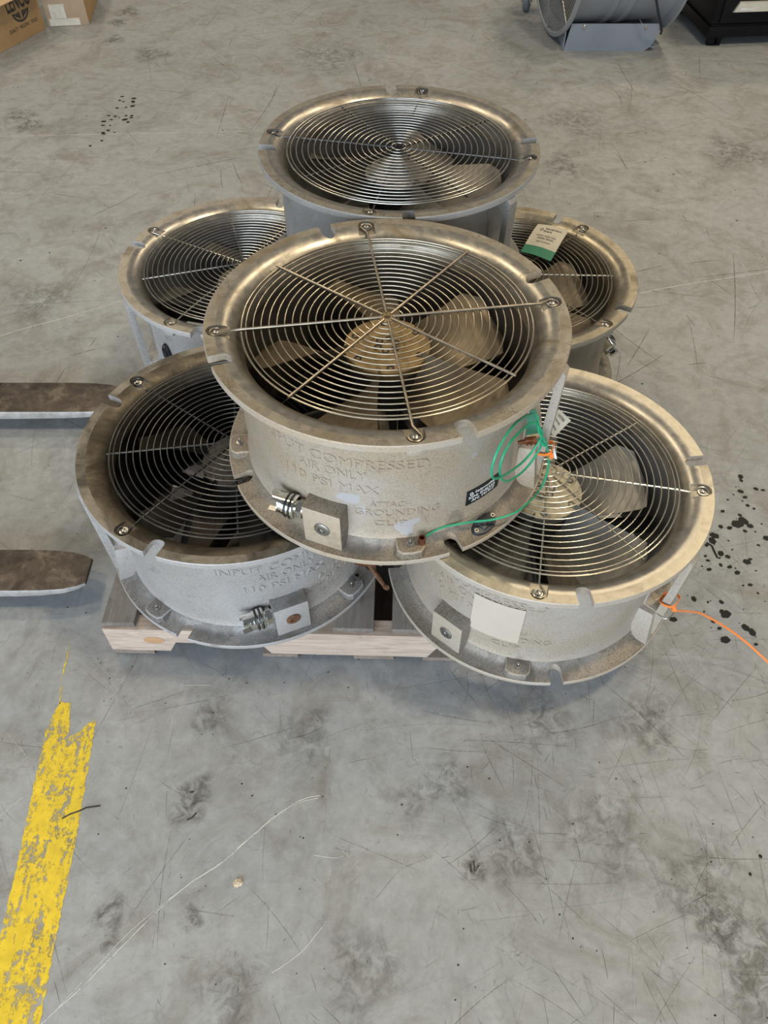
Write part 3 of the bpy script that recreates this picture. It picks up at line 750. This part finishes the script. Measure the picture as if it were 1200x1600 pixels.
# ------------------------------------------------------------------ forks entering from the left
def fork_material():
    m, nt, b = mat('worn_fork_steel'); v = coords(nt)
    f = noise(nt, v, 22, 7, .72, .5)
    L(nt, ramp(nt, f, [(.32, (0.045, 0.038, 0.034)), (.52, (0.11, 0.092, 0.08)), (.72, (0.27, 0.235, 0.19))]), b.inputs['Base Color'])
    b.inputs['Metallic'].default_value = .75; L(nt, ramp(nt, f, [(.3, .42), (.7, .6)]), b.inputs['Roughness'])
    bump(nt, b, noise(nt, v, 110, 5), .3, .001); return m
MF = fork_material(); M_EDGE = plain('bare_steel_edge', (0.60, 0.58, 0.56), .42, .6, .25, 40)
fk = empty('lift_forks', (-1.3, 1.35, 0)); tag(fk, 'pair of worn steel lift forks reaching in from the left edge', 'forks')
for tip, y0, y1 in ((-.695, .982, 1.100), (-.742, 1.578, 1.702)):
    g = MB(); ym = (y0 + y1) / 2; vs = []; fs = []
    secs = [(-2.3, 1, .030), (-1.1, 1, .028), (tip - .16, 1, .025), (tip - .10, .98, .022), (tip - .05, .90, .018), (tip - .02, .76, .014), (tip, .60, .009)]
    for x, wf, th in secs:
        hw = (y1 - y0) / 2 * wf; top = .070 - (0.0 if x < tip - .12 else .004 * (x - tip + .12) / .12)
        vs += [(x, ym - hw, top - th), (x, ym + hw, top - th), (x, ym + hw, top), (x, ym - hw, top)]
    n = len(secs)
    fs = [(0, 1, 2, 3), tuple(4 * (n - 1) + k for k in (3, 2, 1, 0))]
    for i in range(n - 1):
        for k in range(4): fs.append((4 * i + k, 4 * i + (k + 1) % 4, 4 * i + 4 + (k + 1) % 4, 4 * i + 4 + k))
    g.add([(a + 1.3, b_ - 1.35, c) for a, b_, c in vs], fs); fo = g.obj('fork', [MF, M_EDGE], fk, bevel=.002)
    for p in fo.data.polygons: p.material_index = 1 if p.normal.y < -.75 else 0

# ------------------------------------------------------------------ loose items on the fans
# green grounding wire
wire = empty('grounding_wire', (.20, .90, .45)); tag(wire, 'green grounding wire coiled at the centre fan handle and running to its foot pad', 'wire')
run = [(.070, .838, .452), (.0761, .842, .458), (.104, .858, .462), (.152, .870, .462), (.199, .877, .462), (.240, .893, .462), (.272, .935, .440), (.297, .977, .415), (.314, 1.000, .432), (.312, .998, .49), (.290, .972, .565), (.272, .962, .60)]
l1 = [(.272, .962, .60), (.262, .960, .640), (.244, .939, .664), (.2094, .8833, .698), (.1809, .8377, .6956), (.1699, .8201, .6634), (.1807, .8373, .6172), (.2229, .905, .5634), (.258, .952, .548), (.280, .968, .585)]
l2 = [(.280, .968, .585), (.262, .957, .625), (.2465, .9426, .638), (.2076, .8805, .6623), (.1909, .8537, .6498), (.1914, .8546, .6106), (.2142, .891, .5507), (.2549, .945, .520), (.282, .975, .54), (.283, .972, .575)]
def rel(pts, o): return [tuple(Vector(p) - o.location) for p in pts]
wm = MB(); wm.tube(spline(rel(run + l1[1:] + l2[1:], wire), 8), .0021, 8); wm.obj('insulated_wire', M_GREEN, wire)
tw = MB(); tw.tube(spline(rel([(.266, .960, .584), (.274, .966, .578), (.283, .972, .566), (.290, .972, .555)], wire), 6), .0024, 8); tw.obj('wire_end', M_GREEN, wire)
cl = MB()
Mc = Matrix.Translation(Vector((.258, .957, .583)) - wire.location) @ Matrix.Rotation(.1, 4, 'Z') @ Matrix.Scale(.55, 4)
cl.prism([(-.018, -.008), (.020, -.011), (.020, .011), (-.018, .008)], -.006, .012, 0, Mc)
cl.prism([(-.040, -.004), (-.010, -.007), (-.010, .007), (-.040, .004)], -.007, -.001, 0, Mc)
cl.prism([(-.040, -.004), (-.010, -.007), (-.010, .007), (-.040, .004)], .004, .010, 0, Mc @ Matrix.Rotation(-.2, 4, 'Y'))
for q in range(3): cl.lathe([(.004, -.014), (.004, .018)], 10, 0, Mc @ Matrix.Translation((-.012 + q * .012, 0, 0)) @ Matrix.Rotation(PI / 2, 4, 'X'))
c_ = cl.obj('spring_clamp', M_COPPER, wire, bevel=.001); c_['label'] = 'copper spring clamp'

def cable_tie(pos, axis_r, zc, label, hw=.011, hr=.014, tail=None):
    """strap loop round a vertical handle bar at polar direction axis_r of a fan centre"""
    a = math.radians(axis_r); er = Vector((math.cos(a), math.sin(a), 0)); et = Vector((-math.sin(a), math.cos(a), 0))
    o = empty('cable_tie', (pos[0], pos[1], zc)); tag(o, label, 'cable tie')
    pts = []
    for i in range(20):
        q = 2 * PI * i / 20; c, s_ = math.cos(q), math.sin(q)
        pts.append(er * (hr * math.copysign(abs(c) ** .6, c)) + et * (hw * 1.4 * math.copysign(abs(s_) ** .6, s_)) + Vector((0, 0, .006 * c)))
    m_ = MB(); m_.tube(pts, .0012, 6, True, flat=.0036); m_.obj('strap', M_ORANGE, o)
    m2 = MB(); m2.box(tuple(er * hr * 1.05 - et * hw * 1.1), (.008, .009, .008)); m2.obj('lock_head', M_ORANGE, o, bevel=.001)
    if tail:
        m3 = MB(); m3.tube(spline([tuple(Vector(p) - o.location) for p in tail], 10), .0012, 6, flat=.0026); m3.obj('tail', M_ORANGE, o)
    return o
def bar_at(center, ang, r): a = math.radians(ang); return (center[0] * R + r * R * math.cos(a), center[1] * R + r * R * math.sin(a))
cable_tie(bar_at((.018, 3.497), -22, .978), -22, .520, 'short orange cable tie round the centre fan handle', hw=.0135, hr=.019)
p_ = bar_at((1.025, 3.242), -41, .985)
cable_tie(p_, -41, .266, 'long orange cable tie on the front right fan handle, tail reaching right', hw=.0130, hr=.015,
          tail=[(p_[0] + .004, p_[1] - .026, .266), (.606, .818, .243), (.657, .836, .200), (.750, .836, .122), (.830, .803, .062), (.90, .75, .012)])

# folded paper tag behind the centre fan handle
def paper(name): return plain(name, (0.56, 0.52, 0.42), .75, 0, .12, 25)
M_PAPER = paper('tag_paper'); M_TAGGREEN = plain('tag_green', (0.03, 0.20, 0.11), .6); M_INK = plain('ink', (0.05, 0.045, 0.04), .7)
def sheet(corners, th=.0006, nu=8, nv=6, bend=0.0, rows=(0, 1)):
    a, b_, c, d = (Vector(p) for p in corners); nn = (b_ - a).cross(d - a).normalized()
    vs = []; fs = []; v0, v1 = rows
    for s_ in (0, 1):
        for j in range(nv + 1):
            v = v0 + (v1 - v0) * j / nv
            for i in range(nu + 1):
                u = i / nu; p = a.lerp(b_, u).lerp(d.lerp(c, u), v)
                vs.append(p + nn * (th * s_ + bend * (math.sin(u * PI) * .6 + .5 * math.sin(v * PI * 1.5))))
    o = (nu + 1) * (nv + 1)
    for j in range(nv):
        for i in range(nu):
            q = j * (nu + 1) + i; fs.append((q, q + 1, q + nu + 2, q + nu + 1)); fs.append((o + q, o + q + nu + 1, o + q + nu + 2, o + q + 1))
    per = list(range(nu + 1)) + [(j + 1) * (nu + 1) - 1 for j in range(1, nv + 1)][0:] + [nv * (nu + 1) + i for i in range(nu - 1, -1, -1)] + [j * (nu + 1) for j in range(nv - 1, 0, -1)]
    for x, y in zip(per, per[1:] + per[:1]): fs.append((x, y, o + y, o + x))
    m_ = MB(); m_.add(vs, fs); return m_
def on_sheet(corners, geo, u0, v0, w, bend=0.0, lift=.0012):
    a, b_, c, d = (Vector(p) for p in corners); nn = (b_ - a).cross(d - a).normalized()
    out = []
    for x, y, z in geo[0]:
        u = u0 + x; v = v0 - y
        p = a.lerp(b_, u).lerp(d.lerp(c, u), v)
        out.append(p + nn * w * (lift + z) + nn * bend * (math.sin(u * PI) * .6 + .5 * math.sin(v * PI * 1.5)))
    return out, geo[1]
zt = ZL + H * R + .003
T = [(.4195, 1.934, zt + .004), (.498, 1.8985, zt + .006), (.431, 1.764, zt + .001), (.3581, 1.809, zt + .001)]
tg = empty('paper_tag', (.425, 1.85, zt)); tag(tg, 'cream paper tag with green lower edge lying on the back right fan guard', 'tag')
nrm_up = (Vector(T[1]) - Vector(T[0])).cross(Vector(T[3]) - Vector(T[0])).z
sg = 1 if nrm_up > 0 else -1
Tl = [tuple(Vector(p) - tg.location) for p in T]
bd = .006 * sg
sheet(Tl, bend=bd, rows=(0, .74)).obj('tag_card', M_PAPER, tg)
sheet(Tl, bend=bd, rows=(.74, 1)).obj('green_band', M_TAGGREEN, tg)
pr = MB()
for t, u, v, w, h in [('Equipment', .60, .17, .50, .075), ('Share', .46, .26, .26, .06), ('CAUTION  PLEASE  CLEAN', .50, .42, .62, .03), ('BEFORE  RETURN', .52, .50, .5, .03), ('return to branch', .50, .60, .45, .03)]:
    g = text_geo(t, w, h, .0001, .012); a_, b_ = on_sheet(Tl, g, u, v, sg, bd); pr.add(a_, b_)
ringg = MB(); ringg.ring(.042, 0, .008, 16, 5); a_, b_ = on_sheet(Tl, ([(x, y * .9, z * .0) for x, y, z in ringg.v], ringg.f), .24, .21, sg, bd, .0014); pr.add(a_, b_)
pr.obj('tag_print', M_INK, tg, smooth=0)

t2 = empty('paper_tag', (.345, 1.03, .62)); tag(t2, 'folded paper tag with green inside tucked behind the centre fan handle', 'tag')
t2.location = (.30, 1.03, .57)
Q = [(.2554, 1.004, .608), (.268, 1.005, .616), (.2814, .983, .578), (.2553, .984, .570)]
sheet([tuple(Vector(p) - t2.location) for p in Q], bend=.002).obj('green_band', M_TAGGREEN, t2)
Q = [(.269, 1.037, .592), (.2830, 1.0385, .600), (.2910, 1.015, .5597), (.2756, 1.0272, .5738)]
sheet([tuple(Vector(p) - t2.location) for p in Q]).obj('tag_card', M_PAPER, t2)
Q = [(.3303, 1.0711, .554), (.3537, 1.0564, .5378), (.3240, 1.0420, .5052), (.3130, 1.0583, .5276)]
Ql = [tuple(Vector(p) - t2.location) for p in Q]
sheet(Ql).obj('tag_flap', M_PAPER, t2)
fp = MB()
sgf = 1 if (Vector(Q[1]) - Vector(Q[0])).cross(Vector(Q[3]) - Vector(Q[0])).dot(Vector((-.2, -.8, .5))) > 0 else -1
for t_, u, v, w, h in [('CAUTION', .45, .22, .55, .13), ('TAG NO.', .45, .48, .5, .10), ('REMOVE', .5, .76, .45, .10)]:
    a_, b_ = on_sheet(Ql, text_geo(t_, w, h, .0001, .01), u, v, sgf); fp.add(a_, b_)
fp.obj('tag_print', M_INK, t2, smooth=0)
Q = [(.3154, 1.0192, .5188), (.3185, 1.0188, .5192), (.3275, .999, .4912), (.3221, 1.0011, .4926)]
sheet([tuple(Vector(p) - t2.location) for p in Q]).obj('tag_string', M_WHITE, t2)

# rusty grounding clamp on the front left fan
kc = empty('grounding_clamp', (-.03, .945, .19)); tag(kc, 'rusty grounding clamp with pink strap between the two front fans', 'clamp')
def bar(m_, a, b_, w, h):
    a = Vector(a) - kc.location; b_ = Vector(b_) - kc.location; m_.tube([a, a.lerp(b_, .5), b_], [w * .8, w, w * .7], 8, flat=h)
j1 = MB(); bar(j1, (-.032, .952, .215), (.006, .905, .192), .0055, .004); bar(j1, (.001, .910, .195), (.008, .903, .199), .0065, .006)
j1.obj('clamp_jaw', M_RUST, kc)
j2 = MB(); bar(j2, (-.062, .965, .205), (-.028, .952, .214), .005, .006); bar(j2, (-.030, .956, .222), (-.022, .950, .208), .007, .006); j2.obj('clamp_grip', M_COPPER, kc)
j3 = MB(); bar(j3, (-.030, .952, .219), (.002, .975, .228), .006, .0015); j3.obj('pink_strap', plain('pink_strap', (0.62, 0.22, 0.24), .6), kc)

# white lead below the back right fan coupling
wl = MB(); P0 = Vector((.60, 1.58, .30))
wl.tube(spline([(0, 0, 0), (.012, -.004, -.03), (.018, -.01, -.09), (.016, -.02, -.15)], 8), .0013, 6)
wlo = wl.obj('white_lead', M_WHITE, None, loc=P0); tag(wlo, 'thin white lead hanging from the back right fan coupling', 'wire')

# wire seal on the front right fan handle foot
ws = MB(); a = math.radians(-41); er = Vector((math.cos(a), math.sin(a), 0)); et = Vector((-math.sin(a), math.cos(a), 0))
pts = [er * .018 - et * .016, er * .026 - et * .004, er * .026 + et * .010, er * .010 + et * .020, -er * .012 + et * .016, -er * .016 - et * .008]
ws.tube(spline([p + Vector((0, 0, .004 * math.sin(i * 2))) for i, p in enumerate(pts)], 6, True), .0009, 6, True)
px_, py_ = bar_at((1.025, 3.242), -41, .955)
wso = ws.obj('wire_seal', M_STEEL, None, loc=(px_, py_, .225)); tag(wso, 'thin twisted wire round the foot of the front right fan handle', 'wire')

# small scrap on the floor
lf = MB(); vs = []; k = 12
for i in range(k):
    q = 2 * PI * i / k; rr = .0085 + rnd.uniform(-.002, .002); vs.append((rr * math.cos(q), rr * math.sin(q), .0015 + rnd.uniform(0, .0035)))
base = [(x * .8, y * .8, .0006) for x, y, z in vs]
lf.add(vs + base + [(0.001, .0005, .0065)], [(i, (i + 1) % k, 2 * k) for i in range(k)] + [(i, k + i, k + (i + 1) % k, (i + 1) % k) for i in range(k)] + [tuple(range(k, 2 * k))])
lx, ly = floor_pt(372, 1380)
lfo = lf.obj('debris_scrap', plain('scrap', (0.62, 0.52, 0.38), .7, 0, .5, 300), None, smooth=0, loc=(lx, ly, 0)); tag(lfo, 'small crumpled pale scrap lying on the floor in front of the stack', 'scrap')

# ------------------------------------------------------------------ background: cartons
def cardboard(name, c):
    m, nt, b = mat(name); v = coords(nt)
    L(nt, ramp(nt, noise(nt, v, 8, 6, .6), [(.3, sc(c, .82)), (.7, sc(c, 1.08))]), b.inputs['Base Color']); b.inputs['Roughness'].default_value = .85
    return m
CB1 = cardboard('cardboard_brown', (0.46, 0.29, 0.135)); CB2 = cardboard('cardboard_pale', (0.44, 0.325, 0.215)); CB3 = cardboard('cardboard_flap', (0.56, 0.39, 0.215))
d = Vector((-.379, -.925, 0)); n_ = Vector((.925, -.379, 0))          # along the printed side, outward from it
A = Vector((-1.828, 4.656, 0))
bx = empty('cardboard_box', A); tag(bx, 'brown cardboard carton with black printed logo at the left edge', 'box')
ang = math.atan2(d.y, d.x)
Mb = Matrix.Rotation(ang, 4, 'Z')                                      # local x along side (towards camera), local y = left-normal
# outward normal of the printed side in local coords
side = 1 if (Mb.to_3x3() @ Vector((0, 1, 0))).dot(n_) > 0 else -1
b1 = MB(); Lb, Db, Hb = .52, .40, .27
b1.box((Lb / 2, -side * Db / 2, Hb / 2), (Lb, Db, Hb), 0, Mb); b1.obj('carton_body', CB1, bx, bevel=.004)
f1 = MB(); f1.add([(-.01, side * .002, Hb), (Lb, side * .002, Hb), (Lb, side * .10, Hb - .05), (-.01, side * .10, Hb - .05), (-.01, side * .002, Hb + .004), (Lb, side * .002, Hb + .004), (Lb, side * .102, Hb - .046), (-.01, side * .102, Hb - .046)],
       [(0, 1, 2, 3), (4, 5, 6, 7), (0, 1, 5, 4), (1, 2, 6, 5), (2, 3, 7, 6), (3, 0, 4, 7)], 0, Mb); f1.obj('carton_flap', CB3, bx)
pr = MB()
def side_text(t, xc, zc, w, h, bold=.0):
    g = text_geo(t, w, h, .0003, bold)
    # seen from outside, text reads left to right: towards +Y i.e. against d
    pr.add([(xc - x, side * (.0006 + z), zc + y) for x, y, z in g[0]], g[1], 0, Mb)
side_text('LENCO', .142, .178, .18, .085, .02)
side_text('QUALITY  WELDING  TOOLS', .150, .060, .22, .020, .0)
# half globe of slats below the name
for k in range(-3, 4):
    if k == 0: continue
    x0 = .145 - k * .016; x1 = .145 - k * .009
    pr.add([(x0 - .006, side * .0008, .128 - abs(k) * .001), (x0 + .006, side * .0008, .128 - abs(k) * .001), (x1 + .004, side * .0008, .088 + abs(k) * .006), (x1 - .004, side * .0008, .088 + abs(k) * .006)], [(0, 1, 2, 3)], 0, Mb)
arc = [(.145 + .062 * math.cos(q), side * .0008, .128 + .048 * math.sin(q)) for q in [PI + PI * i / 16 for i in range(17)]]
arc2 = [(.145 + .050 * math.cos(q), side * .0008, .128 + .038 * math.sin(q)) for q in [PI + PI * i / 16 for i in range(17)]]
pr.add(arc + arc2, [(i, i + 1, 18 + i, 17 + i) for i in range(16)], 0, Mb)
pr.obj('carton_print', M_INK, bx, smooth=0)

bx2 = empty('cardboard_box', (-1.605, 4.712, 0)); tag(bx2, 'plain pale cardboard carton with white tape, standing behind the printed one', 'box')
b2 = MB(); a2 = math.atan2(.028, .216) ; M2 = Matrix.Rotation(a2, 4, 'Z')
b2.box((-.108, .20, .17), (.216, .40, .34), 0, M2); b2.obj('carton_body', CB2, bx2, bevel=.004)
tp = MB(); tp.box((-.125, -.001, .020), (.16, .0012, .034), 0, M2); tp.box((-.150, -.001, .070), (.080, .0012, .07), 0, M2); tp.obj('paper_tape', plain('tape', (0.60, 0.56, 0.47), .7), bx2)
s2 = MB(); s2.box((.001, .19, .17), (.0015, .36, .32), 0, M2); s2.obj('carton_side', CB1, bx2)

# ------------------------------------------------------------------ background: drum fan
M_GREYP = plain('grey_paint', (0.30, 0.315, 0.335), .45, .15, .10, 6); M_GREYB = plain('blue_grey_plate', (0.27, 0.30, 0.35), .5, .1, .06, 8)
df = empty('drum_fan', (1.16, 4.55, 0)); tag(df, 'large grey drum fan lying on a folded steel base at the top edge', 'drum fan')
Md = Matrix.Translation((-.02, .06, .405)) @ Matrix.Rotation(math.radians(9), 4, 'Z') @ Matrix.Rotation(PI / 2, 4, 'Y')   # axis along world x
dr = MB(); dr.lathe([(.375, -.28), (.392, -.275), (.392, -.262), (.345, -.245), (.338, -.20), (.338, -.06), (.346, -.05), (.346, -.035), (.338, -.025), (.338, .025), (.346, .035), (.346, .05), (.338, .06), (.338, .235), (.35, .255), (.392, .27), (.392, .285), (.375, .288), (.33, .24), (.328, -.24)], 72, 0, Md, closed=True)
dr.obj('drum', M_GREYP, df)
gg = MB()
for k in range(20): gg.ring(.03 + .0182 * k, -.275 - .02 * (1 - (k / 19) ** 2), .0022, 64, 5, 0, Md)
for k in range(8):
    c, s_ = math.cos(k * PI / 4), math.sin(k * PI / 4)
    gg.tube([(.02 * c, .02 * s_, -.297), (.2 * c, .2 * s_, -.290), (.376 * c, .376 * s_, -.277)], .003, 6, False, 0, Md)
gg.obj('guard', M_STEEL, df)
bs = MB()
for yy in (-.20, .30):
    pts = [(-.236, 0), (.180, 0), (.208, .025), (.226, .06), (.236, .125), (-.215, .125)]
    bs.prism([(p[0], p[1]) for p in pts], -.003, .003, 0, Matrix.Translation((0, yy, 0)) @ Matrix.Rotation(PI / 2, 4, 'X'))
bs.box((0.0, .05, .02), (.46, .50, .005)); bs.box((-.238, .05, .07), (.005, .50, .13)); bs.obj('base_plate', M_GREYB, df)
kb = MB()
for x in (-.15, .16): kb.lathe([(.009, 0), (.009, .006), (.005, .009)], 12, 0, Matrix.Translation((x, -.203, .112)) @ Matrix.Rotation(PI / 2, 4, 'X'))
kb.obj('base_bolt', M_CHROME, df)
kc2 = MB(); kc2.tube(spline([(.02, -.20, .72), (.06, -.285, .55), (.11, -.30, .36), (.17, -.29, .22), (.225, -.25, .12), (.24, -.215, .085)], 8), .006, 8); kc2.obj('power_cord', M_BLACK, df)
# blades inside the drum
fb = MB(); fb.lathe([(.07, -.05), (.08, 0), (.07, .05)], 24, 0, Md)
for k in range(4): fb.box((.19, 0, 0), (.26, .14, .006), 0, Md @ Matrix.Rotation(k * PI / 2 + .3, 4, 'Z') @ Matrix.Rotation(.5, 4, 'X'))
fb.obj('fan_blade', M_GREYP, df)

cw = empty('caster_wheel', (.80, 4.93, 0)); tag(cw, 'small grey caster wheel at the top edge, left of the drum fan', 'wheel')
w_ = MB(); w_.lathe([(.018, -.018), (.050, -.018), (.058, -.012), (.058, .012), (.050, .018), (.018, .018)], 32, 0, Matrix.Translation((0, 0, .058)) @ Matrix.Rotation(PI / 2, 4, 'Y') @ Matrix.Rotation(.3, 4, 'X')); w_.obj('tyre', plain('tyre_grey', (0.16, 0.17, 0.18), .6), cw)
w2 = MB(); w2.lathe([(.010, -.021), (.022, -.021), (.022, .021), (.010, .021)], 20, 0, Matrix.Translation((0, 0, .058)) @ Matrix.Rotation(PI / 2, 4, 'Y') @ Matrix.Rotation(.3, 4, 'X')); w2.obj('wheel_hub', M_WHITE, cw)
w3 = MB(); w3.box((-.028, .02, .10), (.004, .03, .12)); w3.box((.028, .02, .10), (.004, .03, .12)); w3.box((0, .03, .16), (.06, .06, .005)); w3.obj('fork_bracket', M_STEEL, cw)

# ------------------------------------------------------------------ background: black tool cabinet
M_CAB = plain('black_enamel', (0.006, 0.006, 0.007), .4, 0, .2, 10); M_CAB.node_tree.nodes['Principled BSDF'].inputs['Specular IOR Level'].default_value = .2
M_PULL = plain('satin_pull', (0.78, 0.74, 0.62), .3, .35, .1, 20)
tcb = empty('tool_cabinet', (1.674, 4.42, 0), math.atan2(.052, .343) * .6); tag(tcb, 'black steel tool cabinet with a bright drawer handle at the top right corner', 'cabinet')
c1 = MB(); c1.box((.45, .25, .42), (.90, .50, .72)); c1.obj('carcass', M_CAB, tcb, bevel=.004)
c2 = MB(); c2.box((.45, -.002, .095), (.902, .012, .006)); c2.box((.45, .25, .065), (.92, .52, .05)); c2.obj('plinth', M_CAB, tcb, bevel=.002)
for x, y in ((.02, .01), (.86, .01), (.02, .48), (.86, .48)):
    c3 = MB(); c3.box((x + .005, y, .02), (.035, .02, .04)); c3.box((x + .05, y + .01, .02), (.02, .03, .04)); c3.box((x + .03, y, .003), (.05, .03, .005)); c3.obj('foot', M_CAB, tcb)
for z0, z1 in ((.105, .218), (.228, .44), (.45, .66)):
    c4 = MB(); c4.box((.455, -.006, (z0 + z1) / 2), (.84, .014, z1 - z0)); dr_ = c4.obj('drawer', M_CAB, tcb, bevel=.003)
    c5 = MB(); c5.add([(.085, -.012, z1 - .065), (.80, -.012, z1 - .065), (.80, -.012, z1 - .015), (.11, -.012, z1 - .015), (.085, -.032, z1 - .058), (.80, -.032, z1 - .058), (.80, -.024, z1 - .02), (.11, -.024, z1 - .02)],
          [(0, 1, 2, 3), (4, 5, 6, 7), (0, 1, 5, 4), (1, 2, 6, 5), (2, 3, 7, 6), (3, 0, 4, 7)]); c5.obj('handle', M_PULL, dr_, bevel=.002)
    c6 = MB(); c6.box((.15, -.0315, z1 - .046), (.07, .001, .010)); c6.obj('handle_badge', M_PRINT, dr_)
